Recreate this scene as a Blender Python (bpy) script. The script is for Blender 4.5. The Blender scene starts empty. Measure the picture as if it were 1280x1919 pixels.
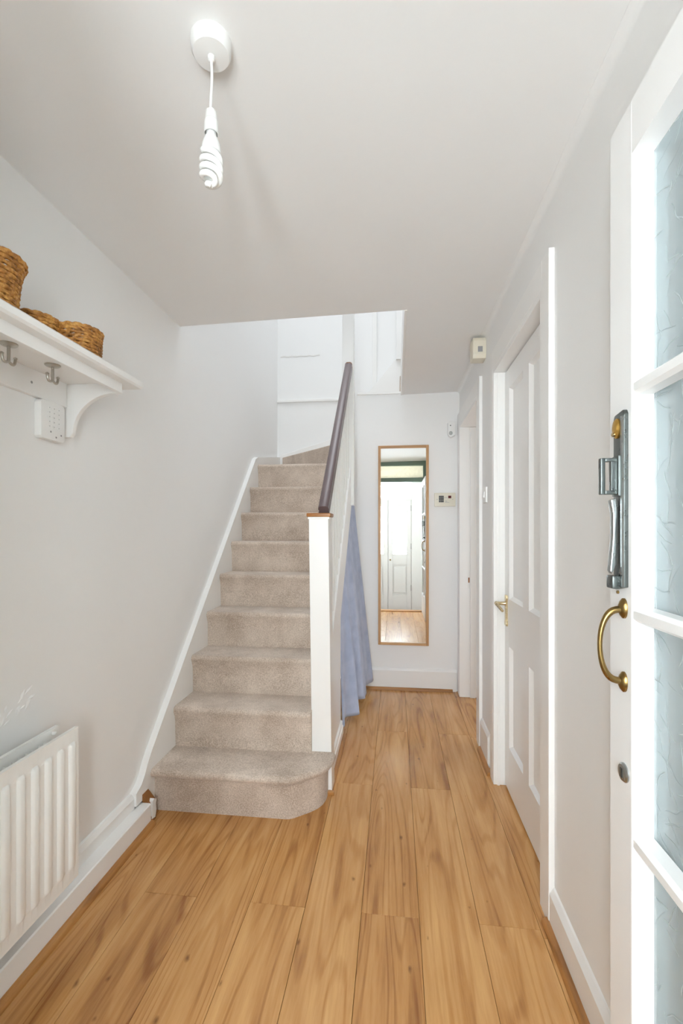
import bpy, bmesh, math, random
from mathutils import Vector, Matrix

random.seed(7)
SC = bpy.context.scene
COL = SC.collection
PI = math.pi

# ---------------------------------------------------------------- camera
F_PX, W_PX, H_PX = 860.0, 1280.0, 1919.0
HORIZON = 995.0
YAW = math.atan(100.0 / F_PX)
CAM_Z = 1.25
cam_d = bpy.data.cameras.new('camera')
cam = bpy.data.objects.new('camera', cam_d)
COL.objects.link(cam)
cam.location = (0, 0, CAM_Z)
cam.rotation_euler = (PI / 2, 0, YAW)
cam_d.sensor_fit = 'HORIZONTAL'
cam_d.sensor_width = 24.0
cam_d.lens = 24.0 * F_PX / W_PX
cam_d.shift_y = (HORIZON - H_PX / 2) / W_PX
cam_d.clip_start = 0.02
SC.camera = cam

# ---------------------------------------------------------------- world, lights, exposure
w = bpy.data.worlds.new('overcast_sky')
SC.world = w
w.use_nodes = True
bg = w.node_tree.nodes['Background']
bg.inputs['Color'].default_value = (0.90, 0.95, 1.0, 1)
bg.inputs['Strength'].default_value = 3.0

def area(name, loc, rot, sx, sy, power, col=(1, 1, 1)):
    l = bpy.data.lights.new(name, 'AREA')
    l.shape = 'RECTANGLE'
    l.size, l.size_y = sx, sy
    l.energy = power
    l.color = col
    o = bpy.data.objects.new(name, l)
    COL.objects.link(o)
    o.location = loc
    o.rotation_euler = rot
    return o

DAY = (0.915, 0.967, 1.0)
area('porch_daylight_offscreen', (0.0, -1.62, 1.35), (PI / 2, 0, 0), 3.2, 2.6, 950, DAY)       # outside the porch glazing
area('landing_window_offscreen', (-0.30, 3.15, 4.95), (0, 0, 0), 1.3, 1.5, 9, DAY)    # daylight falling down the stairwell from the landing above
area('side_room_window_offscreen', (1.65, 4.93, 1.55), (-PI / 2, 0, 0), 0.6, 1.3, 88, DAY)      # same sky as the porch; falls through the open doorway on to the hall floor

SC.view_settings.view_transform = 'Standard'
SC.view_settings.look = 'None'
SC.view_settings.gamma = 1.0
SC.view_settings.use_curve_mapping = False
SC.view_settings.exposure = 0.22
cy = SC.cycles
cy.use_denoising = True
cy.max_bounces = 14
cy.diffuse_bounces = 8
cy.glossy_bounces = 6
cy.transmission_bounces = 8
cy.transparent_max_bounces = 16
cy.sample_clamp_indirect = 6.0

# ---------------------------------------------------------------- materials
M = {}

class NT:
    def __init__(s, name):
        s.m = bpy.data.materials.new(name)
        s.m.use_nodes = True
        s.t = s.m.node_tree
        s.b = s.t.nodes['Principled BSDF']
        s.out = s.t.nodes['Material Output']
        M[name] = s.m
    def n(s, typ, **kw):
        nd = s.t.nodes.new(typ)
        for k, v in kw.items():
            if k in nd.inputs:
                nd.inputs[k].default_value = v
            else:
                setattr(nd, k, v)
        return nd
    def l(s, a, ao, b, bi):
        s.t.links.new(a.outputs[ao], b.inputs[bi])
    def bump(s, src, so, strength, dist=0.002, prev=None):
        bp = s.n('ShaderNodeBump', Strength=strength, Distance=dist)
        s.l(src, so, bp, 'Height')
        if prev:
            s.l(prev, 'Normal', bp, 'Normal')
        s.l(bp, 'Normal', s.b, 'Normal')
        return bp
    def coord(s, scale=(1, 1, 1), space='world'):
        if space == 'world':
            g = s.n('ShaderNodeNewGeometry')
            o = 'Position'
        else:
            g = s.n('ShaderNodeTexCoord')
            o = 'Object'
        mp = s.n('ShaderNodeMapping', Scale=scale)
        s.l(g, o, mp, 'Vector')
        return mp

def rgb(r, g, b):
    f = lambda c: ((c / 255 + 0.055) / 1.055) ** 2.4 if c / 255 > 0.04045 else c / 255 / 12.92
    return (f(r), f(g), f(b), 1)

def paint(name, col, rough=0.5, noise_scale=40, strength=0.08, var=0.0, dist=0.002):
    k = NT(name)
    k.b.inputs['Base Color'].default_value = col
    k.b.inputs['Roughness'].default_value = rough
    c = k.coord()
    nz = k.n('ShaderNodeTexNoise', Scale=noise_scale, Detail=4.0)
    k.l(c, 'Vector', nz, 'Vector')
    k.bump(nz, 'Fac', strength, dist)
    if var:
        n2 = k.n('ShaderNodeTexNoise', Scale=2.2, Detail=5.0)
        k.l(c, 'Vector', n2, 'Vector')
        mx = k.n('ShaderNodeMix', data_type='RGBA')
        mx.inputs[6].default_value = tuple(x * (1 - var) for x in col[:3]) + (1,)
        mx.inputs[7].default_value = col
        k.l(n2, 'Fac', mx, 0)
        k.t.links.new(mx.outputs[2], k.b.inputs['Base Color'])
    return k

paint('wall_paint', (0.865, 0.865, 0.86, 1), 0.55, 30, 0.10, 0.03, 0.004)
paint('ceiling_paint', (0.875, 0.875, 0.87, 1), 0.7, 22, 0.12, 0.03, 0.005)
paint('gloss_white', (0.87, 0.865, 0.85, 1), 0.28, 60, 0.06, 0.02)
paint('door_white', (0.86, 0.857, 0.85, 1), 0.30, 70, 0.05, 0.02)
paint('radiator_white', (0.87, 0.87, 0.85, 1), 0.28, 80, 0.03)
paint('plastic_white', (0.86, 0.86, 0.85, 1), 0.35, 90, 0.02)
paint('cream_plastic', rgb(224, 218, 201), 0.4, 90, 0.02)
paint('porch_paint', (0.79, 0.78, 0.765, 1), 0.4, 60, 0.04)
paint('green_paint', rgb(122, 142, 130), 0.35, 60, 0.05)
paint('black_plastic', (0.02, 0.02, 0.022, 1), 0.4, 90, 0.02)
paint('grey_print', (0.30, 0.30, 0.31, 1), 0.5, 90, 0.0)
paint('red_window', (0.11, 0.012, 0.012, 1), 0.15, 90, 0.0)
paint('grey_lens', (0.45, 0.47, 0.46, 1), 0.3, 90, 0.0)
paint('bare_plaster', (0.80, 0.79, 0.77, 1), 0.9, 60, 0.35)
paint('raw_wood', rgb(150, 95, 45), 0.7, 80, 0.3, 0.35)
paint('rail_brown', rgb(104, 87, 88), 0.28, 50, 0.06, 0.15)
paint('porch_tile', rgb(150, 120, 100), 0.6, 30, 0.1, 0.2)
paint('cfl_glass', (0.90, 0.90, 0.88, 1), 0.22, 90, 0.0)
paint('foliage', rgb(110, 140, 85), 0.6, 20, 0.2, 0.4)

def metal(name, col, rough, scale=60, st=0.05):
    k = NT(name)
    k.b.inputs['Base Color'].default_value = col
    k.b.inputs['Metallic'].default_value = 1.0
    k.b.inputs['Roughness'].default_value = rough
    c = k.coord()
    nz = k.n('ShaderNodeTexNoise', Scale=scale, Detail=5.0)
    k.l(c, 'Vector', nz, 'Vector')
    k.bump(nz, 'Fac', st, 0.001)
    cr = k.n('ShaderNodeMapRange')
    cr.inputs['To Min'].default_value = rough * 0.7
    cr.inputs['To Max'].default_value = rough * 1.5
    k.l(nz, 'Fac', cr, 'Value')
    k.l(cr, 'Result', k.b, 'Roughness')
    return k
metal('chrome_worn', (0.16, 0.175, 0.17, 1), 0.27, 45, 0.02)
metal('chrome_bright', (0.40, 0.42, 0.42, 1), 0.27, 45, 0.02)
metal('nickel', (0.52, 0.50, 0.45, 1), 0.28)
metal('brass', (0.29, 0.19, 0.07, 1), 0.28, 60, 0.02)
metal('brass_bright', (0.62, 0.38, 0.10, 1), 0.3)
metal('brass_pale', (0.62, 0.50, 0.30, 1), 0.25)
metal('steel_hinge', (0.40, 0.40, 0.39, 1), 0.4)

k = NT('mirror_glass')
k.b.inputs['Base Color'].default_value = (0.93, 0.94, 0.93, 1)
k.b.inputs['Metallic'].default_value = 1.0
k.b.inputs['Roughness'].default_value = 0.0

def thin_glass(name, tint, clear, rough, pattern=False, body=(0.76, 0.80, 0.81, 1)):
    """sheet glass: mostly see-through, a little gloss and, for patterned glass, a milky part"""
    k = NT(name)
    t = k.n('ShaderNodeBsdfTransparent', Color=tint)
    g = k.n('ShaderNodeBsdfGlossy', Color=(1, 1, 1, 1), Roughness=rough)
    d = k.n('ShaderNodeBsdfDiffuse', Color=body)
    tr = k.n('ShaderNodeBsdfTranslucent', Color=body)
    m0 = k.n('ShaderNodeMixShader', Fac=0.5)
    k.l(d, 0, m0, 1); k.l(tr, 0, m0, 2)
    m1 = k.n('ShaderNodeMixShader', Fac=1 - clear)
    k.l(t, 0, m1, 1); k.l(m0, 0, m1, 2)
    m2 = k.n('ShaderNodeMixShader', Fac=0.06)
    k.l(m1, 0, m2, 1); k.l(g, 0, m2, 2)
    k.l(m2, 0, k.out, 'Surface')
    if pattern:
        g0 = k.n('ShaderNodeNewGeometry')
        sx = k.n('ShaderNodeSeparateXYZ'); k.l(g0, 'Position', sx, 'Vector')
        ay = k.n('ShaderNodeMath', operation='ADD'); k.l(sx, 'X', ay, 0); k.l(sx, 'Y', ay, 1)
        cx = k.n('ShaderNodeCombineXYZ'); k.l(ay, 0, cx, 'X'); k.l(sx, 'Z', cx, 'Y')
        nz = k.n('ShaderNodeTexNoise', Scale=16.0, Detail=1.0); k.l(cx, 'Vector', nz, 'Vector')
        add = k.n('ShaderNodeVectorMath', operation='MULTIPLY_ADD')
        k.t.links.new(nz.outputs['Color'], add.inputs[0])
        add.inputs[1].default_value = (0.03, 0.03, 0.0)
        k.t.links.new(cx.outputs[0], add.inputs[2])
        masks = []
        for sc_, seed, hw_, hl_ in ((15.0, 0.0, 0.022, 0.42), (19.0, 3.7, 0.020, 0.45), (12.0, 7.9, 0.018, 0.40)):
            of = k.n('ShaderNodeVectorMath', operation='ADD'); of.inputs[1].default_value = (seed, seed * 1.7, 0)
            k.t.links.new(add.outputs[0], of.inputs[0])
            scl = k.n('ShaderNodeVectorMath', operation='SCALE'); scl.inputs['Scale'].default_value = sc_
            k.t.links.new(of.outputs[0], scl.inputs[0])
            v = k.n('ShaderNodeTexVoronoi', Scale=1.0, voronoi_dimensions='2D')
            k.t.links.new(scl.outputs[0], v.inputs['Vector'])
            df = k.n('ShaderNodeVectorMath', operation='SUBTRACT')
            k.t.links.new(scl.outputs[0], df.inputs[0]); k.t.links.new(v.outputs['Position'], df.inputs[1])
            an = k.n('ShaderNodeMath', operation='MULTIPLY'); an.inputs[1].default_value = 6.283
            sr_ = k.n('ShaderNodeSeparateXYZ'); k.t.links.new(v.outputs['Color'], sr_.inputs[0])
            k.l(sr_, 'X', an, 0)
            ro = k.n('ShaderNodeVectorRotate', rotation_type='Z_AXIS')
            k.t.links.new(df.outputs[0], ro.inputs['Vector']); k.l(an, 0, ro, 'Angle')
            s2_ = k.n('ShaderNodeSeparateXYZ'); k.t.links.new(ro.outputs[0], s2_.inputs[0])
            fs_ = []
            for ax_, lim, soft in (('X', hw_, hw_), ('Y', hl_, 0.15)):
                ab_ = k.n('ShaderNodeMath', operation='ABSOLUTE'); k.l(s2_, ax_, ab_, 0)
                mr = k.n('ShaderNodeMapRange')
                mr.inputs['From Min'].default_value = max(lim - soft, 0.0); mr.inputs['From Max'].default_value = lim
                mr.inputs['To Min'].default_value = 1.0; mr.inputs['To Max'].default_value = 0.0
                k.l(ab_, 0, mr, 'Value'); fs_.append(mr)
            mu_ = k.n('ShaderNodeMath', operation='MULTIPLY'); k.l(fs_[0], 'Result', mu_, 0); k.l(fs_[1], 'Result', mu_, 1)
            masks.append(mu_)
        mu = k.n('ShaderNodeMath', operation='MAXIMUM'); k.l(masks[0], 0, mu, 0); k.l(masks[1], 0, mu, 1)
        f = k.n('ShaderNodeMapRange')
        f.inputs['To Min'].default_value = 1 - clear
        f.inputs['To Max'].default_value = min(1.0, 1 - clear + 0.38)
        k.l(mu, 0, f, 'Value')
        k.l(f, 'Result', m1, 'Fac')
        rel = k.n('ShaderNodeMath', operation='SUBTRACT'); k.l(mu, 0, rel, 0); k.l(masks[2], 0, rel, 1)
        bp = k.n('ShaderNodeBump', Strength=0.8, Distance=0.003)
        k.l(rel, 0, bp, 'Height')
        for nd in (g, d):
            k.l(bp, 'Normal', nd, 'Normal')
        k.l(bp, 'Normal', tr, 'Normal')
    return k
thin_glass('patterned_glass', (0.84, 0.885, 0.90, 1), 0.66, 0.08, True)
thin_glass('clear_glass', (0.97, 0.98, 0.98, 1), 0.94, 0.02)
thin_glass('obscure_glass', (0.86, 0.83, 0.74, 1), 0.35, 0.1, True, (0.80, 0.76, 0.66, 1))

def wood(name, light, mid, dark, rings=9.0, rough=0.32, gx=1.0, axis='Y', space='world', knots=True):
    k = NT(name)
    sc = {'Y': (1, 0.085, 1), 'Z': (1, 1, 0.085), 'X': (0.085, 1, 1)}[axis]
    oi = k.n('ShaderNodeObjectInfo')
    c = k.coord((1, 1, 1), space)
    off = k.n('ShaderNodeVectorMath', operation='MULTIPLY_ADD')
    cmb = k.n('ShaderNodeCombineXYZ')
    for i in range(3):
        k.l(oi, 'Random', cmb, i)
    k.t.links.new(cmb.outputs[0], off.inputs[0])
    off.inputs[1].default_value = (13.7, 31.3, 5.1)
    k.t.links.new(c.outputs['Vector'], off.inputs[2])
    def mapped(s):
        mp = k.n('ShaderNodeMapping', Scale=s)
        k.t.links.new(off.outputs[0], mp.inputs['Vector'])
        return mp
    m1 = mapped(tuple(v * 6.5 * gx for v in sc))
    n1 = k.n('ShaderNodeTexNoise', Scale=1.0, Detail=1.5, Roughness=0.4, Distortion=0.35)
    k.l(m1, 'Vector', n1, 'Vector')
    ml = k.n('ShaderNodeMath', operation='MULTIPLY'); ml.inputs[1].default_value = rings * 6.283
    k.l(n1, 'Fac', ml, 0)
    sn = k.n('ShaderNodeMath', operation='SINE'); k.l(ml, 0, sn, 0)
    ab = k.n('ShaderNodeMapRange')
    ab.inputs['From Min'].default_value = 0.35; ab.inputs['From Max'].default_value = 1.0
    k.l(sn, 0, ab, 'Value')
    fs = {'Y': (150, 3.0, 150), 'Z': (150, 150, 3.0), 'X': (3.0, 150, 150)}[axis]
    m2 = mapped(fs)
    n2 = k.n('ShaderNodeTexNoise', Scale=1.0, Detail=4.0, Roughness=0.6)
    k.l(m2, 'Vector', n2, 'Vector')
    m3 = mapped(tuple(v * 16 for v in sc))
    n3 = k.n('ShaderNodeTexNoise', Scale=1.0, Detail=6.0, Roughness=0.65)
    k.l(m3, 'Vector', n3, 'Vector')
    ramp = k.n('ShaderNodeValToRGB')
    e = ramp.color_ramp.elements
    e[0].position, e[0].color = 0.22, dark
    e[1].position, e[1].color = 0.74, light
    x = e.new(0.48); x.color = mid
    # combine
    s1 = k.n('ShaderNodeMath', operation='MULTIPLY_ADD'); s1.inputs[1].default_value = -0.13
    k.l(ab, 'Result', s1, 0)
    k.l(n3, 'Fac', s1, 2)
    s2 = k.n('ShaderNodeMath', operation='MULTIPLY_ADD'); s2.inputs[1].default_value = 0.20
    k.l(n2, 'Fac', s2, 0); k.l(s1, 0, s2, 2)
    s3 = k.n('ShaderNodeMath', operation='MULTIPLY_ADD'); s3.inputs[1].default_value = 0.12
    k.l(oi, 'Random', s3, 0); k.l(s2, 0, s3, 2)
    s4 = k.n('ShaderNodeMath', operation='SUBTRACT'); s4.inputs[1].default_value = 0.11
    k.l(s3, 0, s4, 0)
    k.l(s4, 0, ramp, 'Fac')
    last, lo = ramp, 'Color'
    if knots:
        mk = mapped({'Y': (6.5, 3.6, 6.5), 'Z': (6.5, 6.5, 2.4), 'X': (2.4, 6.5, 6.5)}[axis])
        vk = k.n('ShaderNodeTexVoronoi', Scale=1.0, voronoi_dimensions='2D' if axis != 'Z' else '3D')
        nk = k.n('ShaderNodeTexNoise', Scale=5.0, Detail=3.0)
        k.l(mk, 'Vector', nk, 'Vector')
        wk = k.n('ShaderNodeVectorMath', operation='MULTIPLY_ADD'); wk.inputs[1].default_value = (0.10, 0.10, 0.10)
        k.t.links.new(nk.outputs['Color'], wk.inputs[0]); k.t.links.new(mk.outputs[0], wk.inputs[2])
        k.t.links.new(wk.outputs[0], vk.inputs['Vector'])
        rk = k.n('ShaderNodeMapRange')
        rk.inputs['From Min'].default_value = 0.015; rk.inputs['From Max'].default_value = 0.060
        rk.inputs['To Min'].default_value = 0.75; rk.inputs['To Max'].default_value = 0.0
        sk_ = k.n('ShaderNodeSeparateXYZ'); k.t.links.new(vk.outputs['Color'], sk_.inputs[0])
        dk = k.n('ShaderNodeMath', operation='MULTIPLY_ADD'); dk.inputs[1].default_value = 0.055
        k.l(sk_, 'X', dk, 0); k.l(vk, 'Distance', dk, 2)
        k.l(dk, 0, rk, 'Value')
        mx = k.n('ShaderNodeMix', data_type='RGBA')
        k.l(rk, 'Result', mx, 0)
        k.t.links.new(ramp.outputs['Color'], mx.inputs[6])
        mx.inputs[7].default_value = tuple(v * 0.45 for v in dark[:3]) + (1,)
        k.t.links.new(mx.outputs[2], k.b.inputs['Base Color'])
    else:
        k.l(last, lo, k.b, 'Base Color')
    k.b.inputs['Roughness'].default_value = rough
    k.bump(n2, 'Fac', 0.06, 0.001)
    return k
wood('laminate', rgb(212, 164, 106), rgb(188, 136, 79), rgb(144, 93, 48), 17.0, 0.24)
wood('scotia_wood', rgb(190, 138, 78), rgb(166, 114, 60), rgb(120, 78, 38), 6.0, 0.4, 2.0, 'Y')
wood('scotia_wood_x', rgb(190, 138, 78), rgb(166, 114, 60), rgb(120, 78, 38), 6.0, 0.4, 2.0, 'X')
wood('mirror_oak', rgb(206, 164, 116), rgb(190, 146, 98), rgb(166, 122, 78), 5.0, 0.45, 3.0, 'Z', knots=False)
wood('mirror_oak_x', rgb(206, 164, 116), rgb(190, 146, 98), rgb(166, 122, 78), 5.0, 0.45, 3.0, 'X', knots=False)
wood('cap_wood', rgb(176, 118, 52), rgb(150, 94, 38), rgb(112, 66, 26), 6.0, 0.4, 3.0, 'X', knots=False)

k = NT('carpet')
c = k.coord()
n1 = k.n('ShaderNodeTexNoise', Scale=190.0, Detail=4.0, Roughness=0.7); k.l(c, 'Vector', n1, 'Vector')
n2 = k.n('ShaderNodeTexNoise', Scale=5.0, Detail=6.0, Roughness=0.65); k.l(c, 'Vector', n2, 'Vector')
n3 = k.n('ShaderNodeTexNoise', Scale=70.0, Detail=4.0); k.l(c, 'Vector', n3, 'Vector')
rp = k.n('ShaderNodeValToRGB')
rp.color_ramp.elements[0].position = 0.39; rp.color_ramp.elements[0].color = rgb(164, 146, 130)
rp.color_ramp.elements[1].position = 0.61; rp.color_ramp.elements[1].color = rgb(218, 203, 189)
ad = k.n('ShaderNodeMath', operation='MULTIPLY_ADD'); ad.inputs[1].default_value = 0.60; ad.inputs[2].default_value = 0.0
k.l(n1, 'Fac', ad, 0)
ad2 = k.n('ShaderNodeMath', operation='MULTIPLY_ADD'); ad2.inputs[1].default_value = 0.40
k.l(n2, 'Fac', ad2, 0); k.l(ad, 0, ad2, 2)
k.l(ad2, 0, rp, 'Fac')
k.l(rp, 'Color', k.b, 'Base Color')
k.b.inputs['Roughness'].default_value = 0.95
k.b.inputs['Sheen Weight'].default_value = 0.25
b1 = k.bump(n1, 'Fac', 0.5, 0.004)
k.bump(n3, 'Fac', 0.2, 0.004, b1)

k = NT('blue_cotton')
c = k.coord()
n1 = k.n('ShaderNodeTexNoise', Scale=420.0, Detail=2.0); k.l(c, 'Vector', n1, 'Vector')
n2 = k.n('ShaderNodeTexNoise', Scale=12.0, Detail=4.0); k.l(c, 'Vector', n2, 'Vector')
rp = k.n('ShaderNodeValToRGB')
rp.color_ramp.elements[0].position = 0.3; rp.color_ramp.elements[0].color = rgb(160, 172, 200)
rp.color_ramp.elements[1].position = 0.7; rp.color_ramp.elements[1].color = rgb(180, 191, 216)
k.l(n2, 'Fac', rp, 'Fac'); k.l(rp, 'Color', k.b, 'Base Color')
k.b.inputs['Roughness'].default_value = 0.9
k.b.inputs['Sheen Weight'].default_value = 0.2
b1 = k.bump(n1, 'Fac', 0.25, 0.001)
k.bump(n2, 'Fac', 0.25, 0.01, b1)

k = NT('seagrass')
c = k.coord()
n1 = k.n('ShaderNodeTexNoise', Scale=120.0, Detail=4.0); k.l(c, 'Vector', n1, 'Vector')
n2 = k.n('ShaderNodeTexNoise', Scale=28.0, Detail=3.0); k.l(c, 'Vector', n2, 'Vector')
mm = k.n('ShaderNodeMath', operation='MULTIPLY_ADD'); mm.inputs[1].default_value = 0.5
k.l(n1, 'Fac', mm, 0)
mh = k.n('ShaderNodeMath', operation='MULTIPLY'); mh.inputs[1].default_value = 0.5
k.l(n2, 'Fac', mh, 0); k.l(mh, 0, mm, 2)
rp = k.n('ShaderNodeValToRGB')
e = rp.color_ramp.elements
e[0].position = 0.34; e[0].color = rgb(104, 66, 28)
e[1].position = 0.66; e[1].color = rgb(214, 164, 88)
x = e.new(0.5); x.color = rgb(172, 118, 56)
k.l(mm, 0, rp, 'Fac'); k.l(rp, 'Color', k.b, 'Base Color')
k.b.inputs['Roughness'].default_value = 0.6
k.bump(n1, 'Fac', 0.4, 0.002)

# ---------------------------------------------------------------- mesh helpers
WORLD = {}

class MB:
    def __init__(s):
        s.v, s.f = [], []
    def add(s, vs, fs):
        b = len(s.v)
        s.v += [Vector(p) for p in vs]
        s.f += [tuple(b + i for i in f) for f in fs]
        return s
    def box(s, x0, x1, y0, y1, z0, z1, bev=0.0):
        if x1 < x0: x0, x1 = x1, x0
        if y1 < y0: y0, y1 = y1, y0
        if z1 < z0: z0, z1 = z1, z0
        bm = bmesh.new()
        vs = [bm.verts.new(p) for p in ((x0, y0, z0), (x1, y0, z0), (x1, y1, z0), (x0, y1, z0),
                                        (x0, y0, z1), (x1, y0, z1), (x1, y1, z1), (x0, y1, z1))]
        for f in ((3, 2, 1, 0), (4, 5, 6, 7), (0, 1, 5, 4), (1, 2, 6, 5), (2, 3, 7, 6), (3, 0, 4, 7)):
            bm.faces.new([vs[i] for i in f])
        if bev:
            bev = min(bev, 0.45 * min(x1 - x0, y1 - y0, z1 - z0))
            bmesh.ops.bevel(bm, geom=bm.edges[:], offset=bev, segments=2, profile=0.6, affect='EDGES')
        s.from_bm(bm)
        return s
    def from_bm(s, bm):
        bm.verts.index_update()
        s.add([v.co.copy() for v in bm.verts], [[v.index for v in f.verts] for f in bm.faces])
        bm.free()
    def prism(s, poly, axis, a, b, bev=0.0, bev_min_angle=None):
        """extrude a 2D polygon along an axis; poly in (x,y) for Z, (x,z) for Y, (y,z) for X"""
        def P(p, t):
            return {'X': (t, p[0], p[1]), 'Y': (p[0], t, p[1]), 'Z': (p[0], p[1], t)}[axis]
        bm = bmesh.new()
        lo = [bm.verts.new(P(p, a)) for p in poly]
        hi = [bm.verts.new(P(p, b)) for p in poly]
        n = len(poly)
        bm.faces.new(lo[::-1]); bm.faces.new(hi)
        for i in range(n):
            bm.faces.new((lo[i], lo[(i + 1) % n], hi[(i + 1) % n], hi[i]))
        bmesh.ops.recalc_face_normals(bm, faces=bm.faces[:])
        if bev:
            bmesh.ops.bevel(bm, geom=bm.edges[:], offset=bev, segments=2, profile=0.6, affect='EDGES', clamp_overlap=True)
        s.from_bm(bm)
        return s
    def tube(s, pts, r, seg=10, closed=False, caps=True, radii=None, twist=None):
        pts = [Vector(p) for p in pts]
        n = len(pts)
        T = []
        for i in range(n):
            a = pts[(i - 1) % n] if (closed or i > 0) else pts[i]
            b = pts[(i + 1) % n] if (closed or i < n - 1) else pts[i]
            T.append((b - a).normalized())
        up = Vector((0, 0, 1)) if abs(T[0].z) < 0.9 else Vector((1, 0, 0))
        nrm = (up - T[0] * up.dot(T[0])).normalized()
        vs = []
        length = 0.0
        for i in range(n):
            if i: length += (pts[i] - pts[i - 1]).length
            nrm = (nrm - T[i] * nrm.dot(T[i])).normalized()
            bi = T[i].cross(nrm)
            for j in range(seg):
                a = 2 * PI * j / seg
                rr = radii[i] if radii else r
                if twist:
                    rr *= 1 + twist[0] * math.cos(2 * a - twist[1] * length)
                vs.append(pts[i] + nrm * math.cos(a) * rr + bi * math.sin(a) * rr)
        fs = []
        for i in range(n if closed else n - 1):
            i2 = (i + 1) % n
            for j in range(seg):
                j2 = (j + 1) % seg
                fs.append((i * seg + j, i * seg + j2, i2 * seg + j2, i2 * seg + j))
        if caps and not closed:
            fs.append(tuple(range(seg))[::-1])
            fs.append(tuple((n - 1) * seg + j for j in range(seg)))
        return s.add(vs, fs)
    def lathe(s, prof, origin, axis='Z', seg=32, sx=1.0, sy=1.0):
        """prof: list of (r, t) along the axis"""
        O = Vector(origin)
        vs, fs = [], []
        for r, t in prof:
            for j in range(seg):
                a = 2 * PI * j / seg
                u, v = r * math.cos(a) * sx, r * math.sin(a) * sy
                p = {'Z': (u, v, t), 'X': (t, u, v), 'Y': (u, t, v)}[axis]
                vs.append(O + Vector(p))
        n = len(prof)
        for i in range(n - 1):
            for j in range(seg):
                j2 = (j + 1) % seg
                fs.append((i * seg + j, i * seg + j2, (i + 1) * seg + j2, (i + 1) * seg + j))
        fs.append(tuple(range(seg))[::-1])
        fs.append(tuple((n - 1) * seg + j for j in range(seg)))
        return s.add(vs, fs)
    def build(s, name, mat, parent=None, smooth=False, fix=True):
        xs = [p.x for p in s.v]; ys = [p.y for p in s.v]; zs = [p.z for p in s.v]
        org = Vector(((min(xs) + max(xs)) / 2, (min(ys) + max(ys)) / 2, min(zs)))
        me = bpy.data.meshes.new(name)
        me.from_pydata([tuple(p - org) for p in s.v], [], s.f)
        if fix:
            bm = bmesh.new(); bm.from_mesh(me)
            bmesh.ops.recalc_face_normals(bm, faces=bm.faces[:])
            bm.to_mesh(me); bm.free()
        me.materials.append(M[mat])
        if smooth:
            me.polygons.foreach_set('use_smooth', [True] * len(me.polygons))
            me.set_sharp_from_angle(angle=math.radians(40))
        me.update()
        o = bpy.data.objects.new(name, me)
        COL.objects.link(o)
        o.location = org - (WORLD[parent.name] if parent else Vector())
        if parent: o.parent = parent
        WORLD[o.name] = org
        return o

def tag(o, label=None, cat=None, group=None, kind=None):
    if label: o['label'] = label
    if cat: o['category'] = cat
    if group: o['group'] = group
    if kind: o['kind'] = kind
    return o

def thing(name, label, cat, loc, group=None, kind=None):
    o = bpy.data.objects.new(name, None)
    COL.objects.link(o)
    o.location = loc
    o.empty_display_size = 0.05
    WORLD[o.name] = Vector(loc)
    return tag(o, label, cat, group, kind)

def struct(name, mb, mat, label=None, **kw):
    return tag(mb.build(name, mat, None, **kw), label, None, None, 'structure')

def B(*a, **k): return MB().box(*a, **k)

# ---------------------------------------------------------------- dimensions
XL = -1.10            # left wall face
XR = 0.50             # right wall face
YB = 3.66             # hall end wall
YS = 4.23             # stairwell back wall
ZC = 2.305            # ceiling at the left wall
ZCR = 2.335           # ceiling at the right wall
ZU = 4.90             # upstairs ceiling
YO = 2.257            # near edge of the stairwell opening
XO = 0.06             # right edge of the stairwell opening
def zc_at(x): return ZC + (ZCR - ZC) * (x - XL) / (XR - XL)

# ---------------------------------------------------------------- setting
# floor base and planks
floor = struct('floor', B(XL - 0.02, 1.9, 0.02, 3.9, -0.06, -0.012), 'raw_wood', 'oak laminate floor running down the hall')
PWD = 0.1875
SEAM0 = -0.109
GAP = 0.0006
def plank(x0, x1, y0, y1):
    o = B(x0 + GAP, x1 - GAP, y0 + GAP, y1 - GAP, -0.012, 0.0, 0.0009).build('plank', 'laminate', floor)
    return o
for kcol in range(-6, 5):
    x0, x1 = SEAM0 + PWD * kcol, SEAM0 + PWD * (kcol + 1)
    x0, x1 = max(x0, XL), min(x1, 0.60)
    if x1 - x0 < 0.01: continue
    off = 1.50 if kcol % 2 == 0 else 2.26
    if kcol == 3: off = 1.47
    cuts = [off + 1.38 * j for j in range(-3, 4)]
    cuts = [0.02] + [c for c in cuts if 0.08 < c < 3.70] + [3.70]
    for a, b in zip(cuts[:-1], cuts[1:]):
        plank(x0, x1, a, b)
# threshold and boards of the side room seen through the far doorway
for j in range(4):
    plank(0.605 + 0.19 * j, 0.605 + 0.19 * (j + 1), 2.3, 3.9)

# left wall (hall and stairwell in one)
struct('wall_left', B(XL - 0.12, XL, 0.0, YS + 0.12, -0.06, ZU), 'wall_paint', 'long white plastered wall beside the stairs')
# front wall around the front door opening
fw = MB()
fw.box(XL, -0.52, 0.0, 0.12, -0.06, 2.6)
fw.box(0.49, 0.62, 0.0, 0.12, -0.06, 2.6)
fw.box(-0.52, 0.49, 0.0, 0.12, 2.36, 2.6)
struct('wall_front', fw, 'wall_paint')

# right wall with two door openings
D1 = (1.58, 2.36)     # near door opening (panelled door, shut)
D2 = (2.79, 3.56)     # far door opening (open)
ZD = 2.055
rw = MB()
def rseg(y0, y1, z0, z1): rw.box(XR, XR + 0.12, y0, y1, z0, z1)
rseg(0.12, D1[0], -0.06, 2.45)
rseg(D1[0], D1[1], ZD, 2.45)
rseg(D1[1], D2[0], -0.06, 2.45)
rseg(D2[0], D2[1], ZD, 2.45)
rseg(D2[1], YB + 0.08, -0.06, 2.45)
struct('wall_right', rw, 'wall_paint')
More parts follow.
